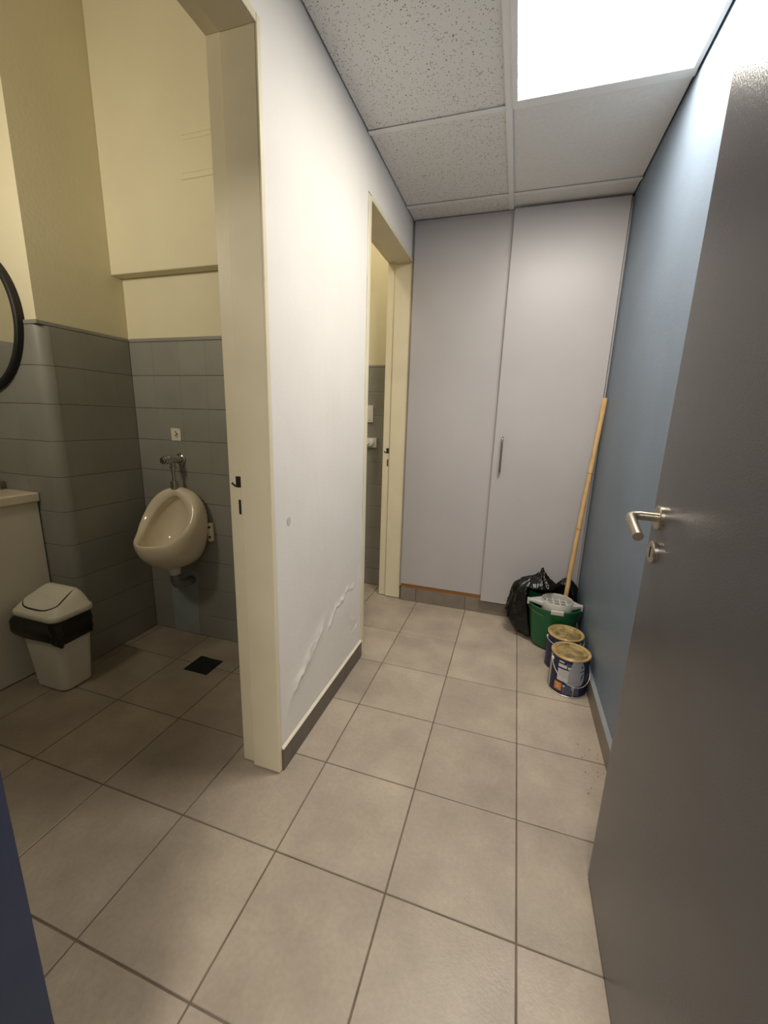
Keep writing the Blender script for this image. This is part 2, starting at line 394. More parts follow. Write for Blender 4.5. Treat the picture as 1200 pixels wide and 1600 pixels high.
# pier between basin and urinal (faces the corridor, and -Y behind the mirror)
pier = MB().box(-2.95, -2.045, 0.479, 2.05, 1.572, 3.0).box(-2.95, -2.10, 0.479, 2.05, 0, 1.572).box(-2.10, -2.045, 0.53, 2.05, 0, 1.572).build('wall_left', CREAM)
struct(pier, 'washroom pier with rounded grey tile corner beside the mirror', 'wall')
RC = 0.05
MB().box(-2.95, -2.09, 0.477, 0.4788, 0, WT - 0.016).box(-2.0448, -2.043, 0.525, 0.897, 0, WT - 0.016).build('tile_bed', GTILE, pier)
tiled(pier, tile_x(pier, -2.037), 0.471 + RC, 0.898, 0.651)
tiled(pier, tile_y(pier, 0.471), -2.94, -2.037 - RC, -2.232)
for r in range(10):
    z1 = 1.569 - TS * r; z0 = max(.001, z1 - TS)
    if z1 - z0 < 0.01: continue
    R0 = []
    for z in (z0 + G, z1 - G):
        ring = [(-2.037 - RC + RC * math.sin(a), 0.471 + RC - RC * math.cos(a), z) for a in [math.pi / 2 * k / 10 for k in range(11)]]
        ring += [(-2.047, 0.471 + RC, z), (-2.037 - RC, 0.471 + RC, z), (-2.037 - RC, .481, z)]
        R0.append(ring)
    o = MB().rings(R0).build('corner_tile', GTILE, pier); shade_auto(o.data, 0.5)
MB().box(-2.045, -2.0375, 0.471, 0.898, 1.5695, WT).build('tile_trim', GTILE, pier, 0.0035)
MB().box(-2.94, -2.037, 0.4705, 0.479, 1.5695, WT).build('tile_trim', GTILE, pier, 0.0035)
fl2 = MB().box(-2.98, -2.88, -0.73, 0.479, 0, 3.0).build('wall_far', CREAM); struct(fl2, 'far cream washroom wall beyond the basin', 'wall')
MB().box(-2.88, -2.872, -0.565, 0.479, 0, WT).build('wall_tiling', GTILE, fl2)
# second washroom, seen through the far door frame
tw = MB().box(-2.05, XB, 1.957, 2.2, 0, 3.0).build('wall_toilet', CREAM)
struct(tw, 'grey tiled and cream wall seen through the far door frame', 'wall')
MB().box(-2.045, XB, 1.955, 1.957, 0, WT - 0.01).build('tile_bed', GTILE, tw)
tiled(tw, tile_y(tw, 1.949), -1.60, XB, -0.99)
MB().box(-2.045, XB, 1.948, 1.957, 1.5695, WT).build('tile_trim', GTILE, tw, 0.0035)
cw = MB().box(-2.95, XB, -0.73, 2.2, 3.0, 3.08).build('ceiling_washroom', WHITE); struct(cw, 'high washroom ceiling above the cream walls', 'ceiling')

# ------------------------------------------------------------------ door frames
def frame(name, ya, yb, label, near_jamb):
    """pressed metal door frame round an opening in the partition; rebate on the washroom side"""
    o = MB()
    # far jamb (facing -Y) : stop section, then rebate set back 14 mm
    xs, xi = -0.902, -0.953
    o.box(xs, XL - 0.0005, yb, yb + 0.013, 0.004, ZF + 0.013)
    o.box(xi, xs + 0.002, yb + 0.013, yb + 0.019, 0.004, ZF + 0.026)
    o.box(xi, XB + 0.001, yb + 0.0135, yb + 0.055, 0.004, ZF + 0.055)
    o.box(XL - 0.0005, XL + 0.004, yb, yb + 0.017, 0.004, ZF + 0.02)
    o.box(xs, XL - 0.0005, ya - 0.013, ya, 0.004, ZF + 0.013)
    o.box(xi, xs, ya - 0.020, ya - 0.014, 0.004, ZF + 0.026)
    if near_jamb: o.box(XL - 0.0005, XL + 0.004, ya - FL, ya, 0.004, ZF + 0.013)
    o.box(xs, XL - 0.0005, ya + 0.0002, yb - 0.0002, ZF, ZF + 0.013)
    o.box(XL - 0.0005, XL + 0.004, ya + 0.0002, yb - 0.0002, ZF, ZF + 0.02)
    o.box(xi, xs + 0.002, ya - 0.013, yb + 0.0132, ZF + 0.013, ZF + 0.022)
    o.box(xi, XB + 0.001, ya - 0.013, yb + 0.0132, ZF + 0.0135, ZF + 0.055)
    fo = o.build(name, FRAMEP, None, 0.0016, 1); struct(fo, label, 'door frame')
    xm = -0.920
    m = MB().box(xm - 0.008, xm + 0.010, yb + 0.0118, yb + 0.0145, 1.010, 1.044); m.build('latch_hole', BLACK, fo)
    MB().tube([(xm - 0.004, yb + 0.0125, 1.014), (xm - 0.012, yb + 0.0115, 1.015), (xm - 0.022, yb + 0.012, 1.022)], 0.003, 8).build('latch_lip', BLACK, fo)
    MB().box(xm - 0.001, xm + 0.007, yb + 0.0118, yb + 0.0145, 0.925, 0.971).build('bolt_slot', BLACK, fo)
    return fo
frame('trim_1', Y1a, Y1b, 'cream metal door frame of the urinal washroom, nearest', False)
frame('trim_2', Y2a, Y2b, 'cream metal door frame at the far end beside the wardrobe', True)

# ------------------------------------------------------------------ skirting tiles
bl = MB().box(XL - 0.001, XL + 0.0035, Y1b + 0.017, Y2a - FL - 0.003, 0, 0.083).build('baseboard_left', GROUT)
struct(bl, 'dark tile skirting along the white partition', 'skirting')
for a, b in ((Y1b + 0.018, 0.3025), (0.3045, 0.6355), (0.6375, 0.9685), (0.9705, Y2a - FL - 0.004)):
    piece('tile', slab(0.0075, b - a, 0.086, 0.001, SKIRT), bl, (XL + 0.0035, a, 0))
R_ = []
for k in range(40):
    y = Y1b + 0.018 + (Y2a - FL - 0.004 - Y1b - 0.018) * k / 39; h = 0.0035 * (noise.noise((y * 16, 2, 3)))
    R_.append([(XL - 0.002, y, 0.085), (XL + 0.0112, y, 0.0862), (XL + 0.0105, y, 0.0885 + h * 0.3), (XL + 0.003, y, 0.0965 + h)])
MB().rings(R_).build('paint_lip', CREAML, bl, smooth=False)
br = MB().box(XR - 0.0045, XR + 0.001, -0.575, 1.73, 0, 0.083).build('baseboard_right', GROUT)
struct(br, 'taupe tile skirting with pale filler on top along the blue wall', 'skirting')
y = -0.57
while y < 1.72:
    b = min(y + 0.331, 1.728); piece('tile', slab(0.008, b - y, 0.084, 0.001, SKIRT2), br, (XR - 0.012, y, 0)); y += T
MB().rings([[(XR + 0.001, y, 0.083), (XR - 0.0118, y, 0.084), (XR - 0.0115, y, 0.088), (XR + 0.001, y, 0.104)] for y in (-0.57, 1.728)]).build('filler_bead', CAULK, br)
bb = MB().box(-0.785, XR - 0.013, 1.777, 1.80, 0, 0.093).build('baseboard_rear', GROUT)
struct(bb, 'grey tile kerb under the built-in wardrobe', 'skirting')
for a, b in ((-0.785, -0.6765), (-0.6745, -0.3405), (-0.3385, -0.0045), (-0.0025, 0.312)):
    piece('tile', slab(b - a, 0.008, 0.095, 0.001, SKIRT2), bb, (a, 1.769, 0))

# ------------------------------------------------------------------ ceiling
ce = MB().box(XL, XR, -1.25, 2.2, ZC + 0.045, ZC + 0.09).build('ceiling', TEE)
struct(ce, 'suspended ceiling of speckled mineral tiles in a white grid', 'ceiling')
MX = -0.256; TY = [-0.803, -0.200, 0.403, 1.003, 1.607]
MB().box(MX - 0.012, MX + 0.012, -1.25, 1.76, ZC - 0.001, ZC + 0.001).box(MX - 0.002, MX + 0.002, -1.25, 1.76, ZC + 0.001, ZC + 0.04).build('main_tee', TEE, ce)
for y in TY:
    for a, b in ((XL + 0.004, MX - 0.0125), (MX + 0.0125, XR - 0.004)):
        MB().box(a, b, y - 0.012, y + 0.012, ZC - 0.0002, ZC + 0.0015).box(a, b, y - 0.002, y + 0.002, ZC + 0.0015, ZC + 0.035).build('cross_tee', TEE, ce)
for k in range(len(TY)):
    y0 = TY[k] + 0.004; y1 = (TY[k + 1] if k < len(TY) - 1 else 1.78) - 0.004
    for a, b, m in ((XL + 0.006, MX - 0.004, MINERAL), (MX + 0.004, XR - 0.006, MINERAL2)):
        if m is MINERAL2 and k == 2: continue                        # the light panel sits here
        MB().box(a, b, y0, y1, ZC + 0.0055, ZC + 0.02).build('ceiling_tile', m, ce)

# LED panel
lp = thing('ceiling_light', (0.035, 0.703, ZC), 'bright square white light panel set in the ceiling grid', 'light')
x0, x1, y0, y1 = MX + 0.012, XR - 0.006, 0.415, 0.991
fm = MB()
for q in ((x0, x1, y0, y0 + 0.022), (x0, x1, y1 - 0.022, y1), (x0, x0 + 0.02, y0 + 0.022, y1 - 0.022), (x1 - 0.016, x1, y0 + 0.022, y1 - 0.022)):
    fm.box(*q, ZC - 0.004, ZC + 0.012)
fm.build('frame', TEE, lp, 0.0015, 1)
MB().add([(x0 + 0.02, y0 + 0.022, ZC - 0.001), (x0 + 0.02, y1 - 0.022, ZC - 0.001), (x1 - 0.016, y1 - 0.022, ZC - 0.001), (x1 - 0.016, y0 + 0.022, ZC - 0.001)], [(0, 1, 2, 3)]).build('diffuser', LED, lp)
dif = lp.children[-1].data
bm = bmesh.new(); bm.from_mesh(dif); bm.faces.ensure_lookup_table()
if bm.faces[0].normal.z > 0: bmesh.ops.reverse_faces(bm, faces=bm.faces)
bm.to_mesh(dif); bm.free()
MB().box(x0 + 0.004, x1 - 0.004, y0 + 0.004, y1 - 0.004, ZC + 0.012, ZC + 0.03).build('housing', TEE, lp)

# ------------------------------------------------------------------ wardrobe
wd = thing('wardrobe', (-0.24, 1.80, 0.095), 'tall grey lilac built-in wardrobe across the corridor end', 'wardrobe')
MB().box(-0.784, -0.766, 1.778, 2.19, 0.126, 2.338).box(0.295, 0.313, 1.778, 2.19, 0.126, 2.338).box(-0.784, 0.313, 2.17, 2.188, 0.126, 2.338).box(-0.766, 0.295, 1.785, 2.17, 2.32, 2.338).build('carcass', LAM, wd)
sub_label(MB().box(-0.784, 0.313, 1.772, 2.17, 0.0955, 0.126).build('bottom_rail', WOOD, wd), 'orange brown timber rail')
MB().box(0.3150, 0.3242, 1.752, 1.80, 0.104, 2.338).build('filler_strip', LAM, wd)
MB().box(0.3090, 0.3150, 1.775, 1.80, 0.104, 2.338).build('filler_gap', DARK, wd)
MB().box(-0.7985, -0.7845, 1.779, 1.80, 0.10, 2.338).build('filler_strip', LAM, wd)
MB().box(-0.784, -0.2, 1.762, 1.776, 2.327, 2.341).build('top_rail', LAM, wd)
MB().box(-0.783, -0.222, 1.757, 1.7755, 0.128, 2.326).build('door', LAM, wd, 0.001, 1)
dr = MB().box(-0.238, 0.3100, 1.727, 1.745, 0.103, 2.334).build('door', LAM, wd, 0.001, 1)
hb = MB(); hx = -0.192
P = [(hx, 1.727, 1.146), (hx, 1.709, 1.146), (hx, 1.700, 1.143), (hx, 1.697, 1.135)]
P += [(hx, 1.697, 1.135 - 0.18 * k / 6) for k in range(1, 7)] + [(hx, 1.700, 0.947), (hx, 1.709, 0.944), (hx, 1.727, 0.944)]
sub_label(hb.tube(P, 0.0055, 10).build('handle', GUN, dr, smooth=True), 'slim grey metal bar handle')

# ------------------------------------------------------------------ entrance door (open, on the right)
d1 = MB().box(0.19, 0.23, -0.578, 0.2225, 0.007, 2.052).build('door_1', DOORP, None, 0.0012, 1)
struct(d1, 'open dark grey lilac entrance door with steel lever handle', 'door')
HY, HZ = 0.172, 1.043
h = MB().lathe([(0.0255, 0.19), (0.0255, 0.1835), (0.0235, 0.1815), (0.0105, 0.1815)], (0, HY, HZ), 32, 'x').build('handle', STEEL, d1)
shade_auto(h.data, 0.6)
LP = [(0.1815, HY, HZ), (0.15, HY, HZ + 0.001), (0.140, HY - 0.001, HZ), (0.134, HY - 0.005, HZ - 0.001), (0.131, HY - 0.013, HZ - 0.003), (0.130, HY - 0.05, HZ - 0.013), (0.129, HY - 0.092, HZ - 0.024)]
lv = MB().tube(LP, 0.0098, 20).build('lever', STEEL, h); shade_auto(lv.data, 0.7)
e = MB().lathe([(0.0235, 0.19), (0.0235, 0.1835), (0.0215, 0.1815)], (0, HY, 0.967), 32, 'x').build('lock_rose', STEEL, d1); shade_auto(e.data, 0.6)
MB().box(0.1808, 0.1818, HY - 0.0022, HY + 0.0022, 0.955, 0.979).build('keyhole', BLACK, e)
MB().box(0.2, 0.22, 0.2222, 0.2236, 0.93, 1.09).build('lock_plate', STEEL, d1)

# ------------------------------------------------------------------ urinal
XC = -1.755
UR = thing('urinal', (XC, 0.8975, 0.40), 'ivory wall hung urinal bowl on the grey tiles', 'urinal')
K = [
 [(0, 0, .852), (.085, 0, .83), (.14, 0, .765), (.155, 0, .67), (.14, 0, .57), (.09, 0, .485), (0, 0, .455)],
 [(0, .03, .857), (.09, .03, .832), (.15, .035, .768), (.166, .04, .67), (.152, .045, .565), (.10, .05, .475), (0, .055, .44)],
 [(0, .05, .857), (.096, .058, .83), (.155, .068, .765), (.172, .08, .67), (.160, .10, .57), (.11, .12, .475), (0, .13, .437)],
 [(0, .062, .855), (.096, .074, .823), (.153, .092, .76), (.170, .115, .675), (.156, .15, .585), (.118, .19, .505), (0, .215, .462)],
 [(0, .068, .851), (.093, .081, .815), (.148, .103, .754), (.163, .138, .682), (.145, .185, .615), (.108, .243, .555), (0, .285, .53)],
 [(0, .072, .846), (.086, .087, .806), (.138, .112, .747), (.151, .152, .687), (.129, .203, .638), (.094, .258, .604), (0, .304, .598)],
 [(0, .073, .838), (.079, .088, .798), (.128, .112, .741), (.140, .151, .684), (.119, .200, .638), (.086, .254, .613), (0, .299, .612)],
 [(0, .068, .816), (.064, .083, .780), (.105, .106, .727), (.116, .143, .674), (.101, .190, .632), (.074, .243, .609), (0, .288, .606)],
 [(0, .062, .811), (.062, .076, .776), (.103, .098, .722), (.114, .134, .668), (.100, .181, .624), (.073, .235, .600), (0, .281, .597)],
 [(0, .048, .809), (.064, .058, .775), (.106, .074, .718), (.120, .106, .660), (.106, .153, .608), (.076, .212, .575), (0, .264, .567)],
 [(0, .035, .785), (.052, .040, .750), (.088, .050, .690), (.100, .070, .620), (.088, .110, .560), (.060, .160, .525), (0, .200, .512)],
 [(0, .022, .720), (.035, .022, .695), (.058, .025, .650), (.064, .035, .600), (.055, .060, .555), (.035, .090, .525), (0, .115, .515)]]
def cr(p0, p1, p2, p3, t):
    return tuple(0.5 * (2 * b + (c - a) * t + (2 * a - 5 * b + 4 * c - d) * t * t + (3 * b - a - 3 * c + d) * t ** 3) for a, b, c, d in zip(p0, p1, p2, p3))
rings = []
for kf in K:
    half = kf; full = list(half) + [(-p[0], p[1], p[2]) for p in half[-2:0:-1]]
    n8 = len(full); ring = []
    for k in range(n8):
        for s in range(4):
            q = cr(full[k - 1], full[k], full[(k + 1) % n8], full[(k + 2) % n8], s / 4)
            ring.append((XC + q[0], 0.8975 - max(q[1], 0), q[2]))
    rings.append(ring)
MB().rings(rings).build('bowl', CERAM, UR, smooth=True, sub=1)
for s in (-1, 1):
    b = MB().box(XC + s * 0.162 - 0.012, XC + s * 0.162 + 0.012, 0.872, 0.8975, 0.575, 0.675)
    lg = b.build('mounting_lug', CERAM, UR, 0.006, 2)
    for z in (0.602, 0.655):
        MB().lathe([(0.006, 0), (0.006, -0.004), (0.003, -0.005)], (XC + s * 0.166, 0.872, z), 10, 'y').build('screw', DRAIN, lg)
# waste
sub_label(MB().lathe([(0.030, .008), (0.033, 0), (0.031, -0.03), (0.029, -0.034)], (XC, 0.785, 0.440), 24).build('waste_collar', PLAST, UR, smooth=False), 'white plastic waste collar')
P = [(XC, 0.785, 0.412), (XC, 0.787, 0.368), (XC + .002, 0.795, 0.350), (XC + 0.006, 0.812, 0.338), (XC + 0.01, 0.84, 0.335), (XC + 0.01, 0.897, 0.335)]
sub_label(MB().tube(P, [.023, .023, .025, .025, .021, .021], 16).build('waste_elbow', PIPE, UR, smooth=True), 'grey painted waste elbow')
# flush valve
fv = thing('flush_valve', (XC, 0.8975, 0.996), 'chrome push flush valve on the wall above the urinal', 'valve')
VX = XC - 0.008
o = MB().lathe([(0.029, 0), (0.029, -0.004), (0.022, -0.010), (0.014, -0.012)], (VX, 0.8975, 0.997), 28, 'y').build('wall_flange', CHROME, fv); shade_auto(o.data, 0.6)
o = MB().lathe([(0.014, -0.010), (0.0195, -0.016), (0.0195, -0.070), (0.022, -0.072), (0.022, -0.092), (0.0195, -0.095), (0.0195, -0.108), (0.017, -0.111)], (VX, 0.8975, 0.997), 28, 'y').build('valve_body', CHROME, fv); shade_auto(o.data, 0.6)
o = MB().lathe([(0.016, -0.110), (0.016, -0.119), (0.013, -0.122)], (VX, 0.8975, 0.997), 24, 'y').build('push_button', GUN, fv); shade_auto(o.data, 0.6)
o = MB().lathe([(0.0115, 0.983), (0.0115, 0.965), (0.015, 0.963), (0.015, 0.950), (0.009, 0.948), (0.009, 0.89), (0.0185, 0.888), (0.0185, 0.856), (0.022, 0.853)], (VX + 0.004, 0.8975 - 0.060, 0), 24).build('flush_pipe', CHROME, fv); shade_auto(o.data, 0.6)

# sign card above the valve
sg = MB().prism([(-1.811, 1.089), (-1.752, 1.0895), (-1.7515, 1.143), (-1.760, 1.152), (-1.8125, 1.1525)], lambda a, b, d: (a, 0.8965 + d, b), 0, 0.0015).build('sign_card', CARD)
tag(sg, 'small white card with a black pictogram above the urinal', 'sign')
sm = MB(); c = (-1.779, 0.8962, 1.114)
R2 = [[(c[0] + r * math.cos(a) * 0.9, c[1] + dd, c[2] + r * math.sin(a) * 1.25) for r, dd in ((0.0072, 0), (0.0072, 0.0006), (0.0048, 0.0006), (0.0048, 0))] for a in [2 * math.pi * k / 20 for k in range(20)]]
R2.append(R2[0]); sm.rings(R2, False, False)
sm.lathe([(0.0036, 0.0006), (0.0036, 0)], (-1.7835, c[1], 1.1335), 14, 'y')
sm.prism([(-1.7845, 1.133), (-1.781, 1.134), (-1.769, 1.1215), (-1.7705, 1.117), (-1.775, 1.121)], lambda a, b, d: (a, c[1] + d, b), 0, 0.0006)
sm.prism([(-1.791, 1.1175), (-1.787, 1.1205), (-1.782, 1.1185), (-1.7865, 1.114)], lambda a, b, d: (a, c[1] + d, b), 0, 0.0006)
sm.build('pictogram', PRINT, sg)

# ------------------------------------------------------------------ mirror
mr_ = thing('round_mirror', (-2.412, 0.4705, 1.595), 'round wall mirror with a thick black rim', 'mirror')
rim = [(0.302, 0), (0.302, -0.022), (0.297, -0.026), (0.285, -0.026), (0.281, -0.022), (0.281, -0.006)]
o = MB().lathe(rim, (-2.412, 0.4705, 1.595), 96, 'y', cap0=False, cap1=False).build('rim', BLACK, mr_); shade_auto(o.data, 0.6)
MB().lathe([(0.2815, -0.006), (0.2815, -0.010)], (-2.412, 0.4705, 1.595), 96, 'y').build('mirror_glass', GLASS, mr_)

# ------------------------------------------------------------------ vanity
va = thing('vanity_cabinet', (-2.45, 0.26, 0), 'white vanity cabinet side panel at the left edge behind the bin', 'cabinet')
MB().box(-2.76, -2.19, 0.062, 0.466, 0.004, 0.8115).build('body', VAN, va, 0.0015, 1)
o = MB().box(-2.78, -2.176, 0.05, 0.470, 0.8125, 0.855).build('basin_top', CERAM, va, 0.006, 3)
for xx in (-2.758, -2.472):
    dd = MB().box(xx, xx + 0.278, 0.044, 0.061, 0.08, 0.80).build('door', VAN, va, 0.001, 1)
    MB().tube([(xx + 0.139 - 0.06, 0.044, 0.72), (xx + 0.139 - 0.06, 0.02, 0.72), (xx + 0.139 + 0.06, 0.02, 0.72), (xx + 0.139 + 0.06, 0.044, 0.72)], 0.005, 8).build('handle', CHROME, dd)
fa = thing('basin_tap', (-2.392, 0.425, 0.855), 'chrome basin tap standing on the vanity top', 'tap')
o = MB().lathe([(0.026, 0.0), (0.026, 0.006), (0.0215, 0.009), (0.0215, 0.062), (0.019, 0.066)], (-2.392, 0.425, 0.855), 28).build('body', CHROME, fa); shade_auto(o.data, 0.6)
MB().tube([(-2.392, 0.41, 0.89), (-2.392, 0.34, 0.905), (-2.392, 0.31, 0.90), (-2.392, 0.30, 0.885)], 0.012, 12).build('spout', CHROME, fa, smooth=True)
MB().box(-2.40, -2.384, 0.36, 0.435, 0.9215, 0.928).build('lever', CHROME, fa, 0.002)

# ------------------------------------------------------------------ swing bin
def rr(cx, cy, hx_, hy_, r, z, n=6):
    pts = []
    for qx, qy, a0 in ((1, 1, 0), (-1, 1, 90), (-1, -1, 180), (1, -1, 270)):
        for k in range(n + 1):
            a = math.radians(a0 + 90 * k / n)
            pts.append((cx + qx * (hx_ - r) + r * math.cos(a), cy + qy * (hy_ - r) + r * math.sin(a), z))
    return pts
BX, BY = -2.012, 0.352
bn = thing('swing_bin', (BX, BY, 0), 'white swing lid waste bin with black liner hanging out', 'bin')
MB().rings([rr(BX + .006, BY, .088, .062, .03, 0.003), rr(BX + .006, BY, .094, .068, .034, 0.008), rr(BX, BY, .124, .084, .034, 0.345), rr(BX, BY, .120, .080, .03, 0.345), rr(BX + .006, BY, .09, .064, .03, 0.02)]).build('body', BINW, bn, smooth=True, auto=0.8)
# liner skirt
lr = []; base = rr(0, 0, 1, 1, 0.34, 0, 14); nl = len(base)
for lev in range(11):
    t = lev / 10; ring = []
    for k, (px_, py_, _) in enumerate(base):
        ang = 2 * math.pi * k / nl
        low = 0.243 + 0.010 * math.sin(ang * 3 + 1.0) + 0.026 * noise.noise((px_ * 2.6, py_ * 2.6, 4))
        if px_ < -0.7: low += 0.028 * min(1, (-0.7 - px_) / 0.3) * (1 if py_ < 0 else .4)
        z = 0.357 + (low - 0.357) * t
        sc = 1 - (0.352 - z) * 0.45
        fl_ = (0.004 + 0.012 * t * (1 - .4 * t)) * (1 + 1.5 * noise.noise((px_ * 6, py_ * 6, t * 2.5)))
        if px_ < -0.6 and py_ < 0.2: fl_ += 0.050 * math.sin(math.pi * min(1, t * 0.85)) * (0.75 + .25 * math.sin(9 * py_))
        ring.append((BX + px_ * (0.126 * sc + fl_), BY + py_ * (0.086 * sc + fl_ * 0.6), z))
    lr.append(ring)
o = MB().rings(lr, False, False).build('liner', LINER, bn, smooth=True)
sub_label(o, 'black bin liner folded over the rim'); md = o.modifiers.new('t', 'SOLIDIFY'); md.thickness = 0.0008
# lid: rim band + hipped dome
lid = [rr(BX, BY, .132, .092, .036, .350), rr(BX, BY, .135, .095, .038, .354), rr(BX, BY, .135, .095, .038, .370), rr(BX, BY, .131, .091, .036, .376), rr(BX, BY, .128, .088, .034, .378)]
def dome(x, y):
    fr, bk_, sd = (y - (BY - .088)) * 0.60, (BY + .088 - y) * 2.4, (.127 - abs(x - BX)) * 1.7
    k = 130.0; lo = -math.log(math.exp(-k * fr) + math.exp(-k * bk_) + math.exp(-k * sd) + math.exp(-k * .074)) / k
    return .3765 + max(0.0, lo + .006)
nd = 9
for q in range(1, nd + 1):                                  # close the dome over the rim
    f_ = 1 - q / nd; lid.append([(BX + (x - BX) * f_, BY + .01 * (1 - f_) + (y - BY) * f_, max(dome(BX + (x - BX) * f_, BY + .01 * (1 - f_) + (y - BY) * f_), .378)) for x, y, _ in rr(BX, BY, .127, .087, .034, 0)] if q < nd else [(BX + (x - BX) * .02, BY + .01 + (y - BY) * .02, dome(BX, BY + .01)) for x, y, _ in rr(BX, BY, .127, .087, .034, 0)])
ld_ = MB().rings(lid).build('lid', BINP, bn, smooth=True, auto=0.9)
def flat(u, v):                                             # flap plan: u across, v from the curved front edge to the ridge
    y0_ = BY - .074 + .030 * abs(u) ** 4; return (BX - .004 + u * (.102 - .014 * v), y0_ + (BY + .046 - y0_) * v)
def sheet(name, grid, th, m):
    nv, nu = len(grid), len(grid[0]); A = [p for r in grid for p in r]; tot = len(A); F_ = []
    B_ = [(x, y, z - th) for x, y, z in A]
    for j in range(nv - 1):
        for i in range(nu - 1):
            q = j * nu + i; F_ += [(q, q + 1, q + 1 + nu, q + nu), (tot + q, tot + q + nu, tot + q + 1 + nu, tot + q + 1)]
    bd = list(range(nu)) + [j * nu + nu - 1 for j in range(1, nv)] + [(nv - 1) * nu + i for i in range(nu - 2, -1, -1)] + [j * nu for j in range(nv - 2, 0, -1)]
    F_ += [(bd[k], tot + bd[k], tot + bd[(k + 1) % len(bd)], bd[(k + 1) % len(bd)]) for k in range(len(bd))]
    o = MB().add(A + B_, F_).build(name, m, ld_); shade_auto(o.data, 0.7); return o
gr_ = []
for j in range(19):
    row = []
    for i in range(25):
        u, v = i / 12 - 1, j / 18; x, y = flat(u, v)
        dent = -.0045 * math.exp(-((u + .05) / .22) ** 2 - ((v - .36) / .12) ** 2)
        row.append((x, y, max(dome(x, y), .379) + .0032 + dent - .003 * max(0, v - .9) * 10))
    gr_.append(row)
sheet('flap', gr_, .005, BINP)
path = [(-1, .55 - .55 * k / 8) for k in range(8)] + [(-1 + 2 * k / 24, 0) for k in range(25)] + [(1, .80 * k / 10) for k in range(1, 11)]
pp = [flat(u, v) for u, v in path]; g1 = []; g2 = []
for k, (x, y) in enumerate(pp):
    a, b = pp[max(k - 1, 0)], pp[min(k + 1, len(pp) - 1)]; tx, ty = b[0] - a[0], b[1] - a[1]; l_ = math.hypot(tx, ty)
    w_ = .0042 * min(1, (k + 1) / 8, (len(pp) - k) / 12); nx, ny = ty / l_ * w_, -tx / l_ * w_
    for g_, f_ in ((g1, -.3), (g2, 1)):
        X, Y = x + nx * f_, y + ny * f_; g_.append((X, Y, max(dome(X, Y), .379) + .0012))
sheet('flap_gap', [g1, g2], .002, BLACK)

# ------------------------------------------------------------------ floor drain
dn = thing('floor_drain', (-1.50, 0.665, 0), 'dark square drain grate in the washroom floor', 'drain')
MB().box(-1.567, -1.431, 0.604, 0.727, -0.0005, 0.0022).build('frame', DRAIN, dn, 0.0006, 1)
MB().box(-1.560, -1.438, 0.611, 0.720, 0.0022, 0.0030).build('plate', DRAIN, dn, 0.0003, 1)
sub_label(MB().box(-1.52, -1.432, 0.723, 0.7265, 0.0022, 0.0042).build('bright_edge', TIN, dn), 'bright tin edge')  # thin bright tin strip along the rear side of the frame

# ------------------------------------------------------------------ switch and valve in the far washroom
sw = thing('light_switch', (-1.115, 1.948, 1.263), 'white light switch plate seen through the far door frame', 'switch')
MB().box(-1.158, -1.078, 1.938, 1.948, 1.206, 1.320).build('plate', PLAST, sw, 0.002)
MB().box(-1.149, -1.089, 1.9355, 1.938, 1.222, 1.302).build('rocker', PLAST, sw, 0.0015)
sk = thing('wall_socket', (-1.08, 1.948, 1.066), 'small white wall socket with a plug below the switch', 'socket')
MB().box(-1.116, -1.044, 1.926, 1.948, 1.033, 1.099).build('box', PLAST, sk, 0.004)
o = MB().lathe([(0.026, -0.022), (0.026, -0.036), (0.022, -0.05), (0.018, -0.052)], (-1.085, 1.948, 1.066), 24, 'y').build('plug', PLAST, sk); shade_auto(o.data, 0.6)
MB().tube([(-1.085, 1.897, 1.066), (-1.095, 1.885, 1.062), (-1.13, 1.88, 1.05), (-1.16, 1.885, 1.0)], 0.004, 8).build('cable', PLAST, sk, smooth=True)

# ------------------------------------------------------------------ mop bucket with wringer
KX, KY = 0.176, 1.515
def oval(rx, ry, z, n=48): return [(KX + rx * math.cos(2 * math.pi * k / n), KY + ry * math.sin(2 * math.pi * k / n), z) for k in range(n)]
def rimr(rx, ry, z, n=48, lip=0.0):
    out = []
    for k in range(n):
        a = 2 * math.pi * k / n; d = math.exp(-((((a - math.radians(146) + math.pi) % (2 * math.pi)) - math.pi) / 0.22) ** 2)
        out.append((KX + (rx + 0.018 * d * lip) * math.cos(a), KY + (ry + 0.018 * d * lip) * math.sin(a), z + 0.028 * d * lip))
    return out
bk = thing('mop_bucket', (KX, KY, 0), 'green plastic mop bucket between the black bags and paint cans', 'bucket')
R_ = [oval(.085, .075, .003), oval(.098, .086, .008), oval(.106, .093, .03), oval(.116, .101, .09), oval(.127, .111, .17), rimr(.1335, .1175, .236, lip=.6), rimr(.1375, .1225, .238, lip=.65), rimr(.1385, .1235, .250, lip=1), rimr(.1350, .120, .252, lip=1),
      rimr(.131, .115, .236, lip=.5), oval(.124, .108, .17), oval(.104, .091, .03), oval(.09, .08, .012)]
MB().rings(R_).build('body', GREEN, bk, smooth=True, auto=0.9)
P = []
for k in range(25):
    a = math.pi + math.pi * k / 24
    P.append((KX + 0.1415 * math.cos(a), KY + 0.004 + 0.128 * math.sin(a) * (1), 0.236 - 0.020 * abs(math.sin(a)) * 1.2))
sub_label(MB().tube(P[:10], 0.0011, 6).build('wire_handle', GUN, bk, smooth=True), 'thin wire handle')
wr = thing('wringer', (KX, KY, 0.25), 'light grey plastic mop wringer clipped on the green bucket', 'wringer')
WX, WY = 0.186, 1.487
def circ(r, z, n=40, cx=WX, cy=WY): return [(cx + r * math.cos(2 * math.pi * k / n), cy + r * math.sin(2 * math.pi * k / n), z) for k in range(n)]
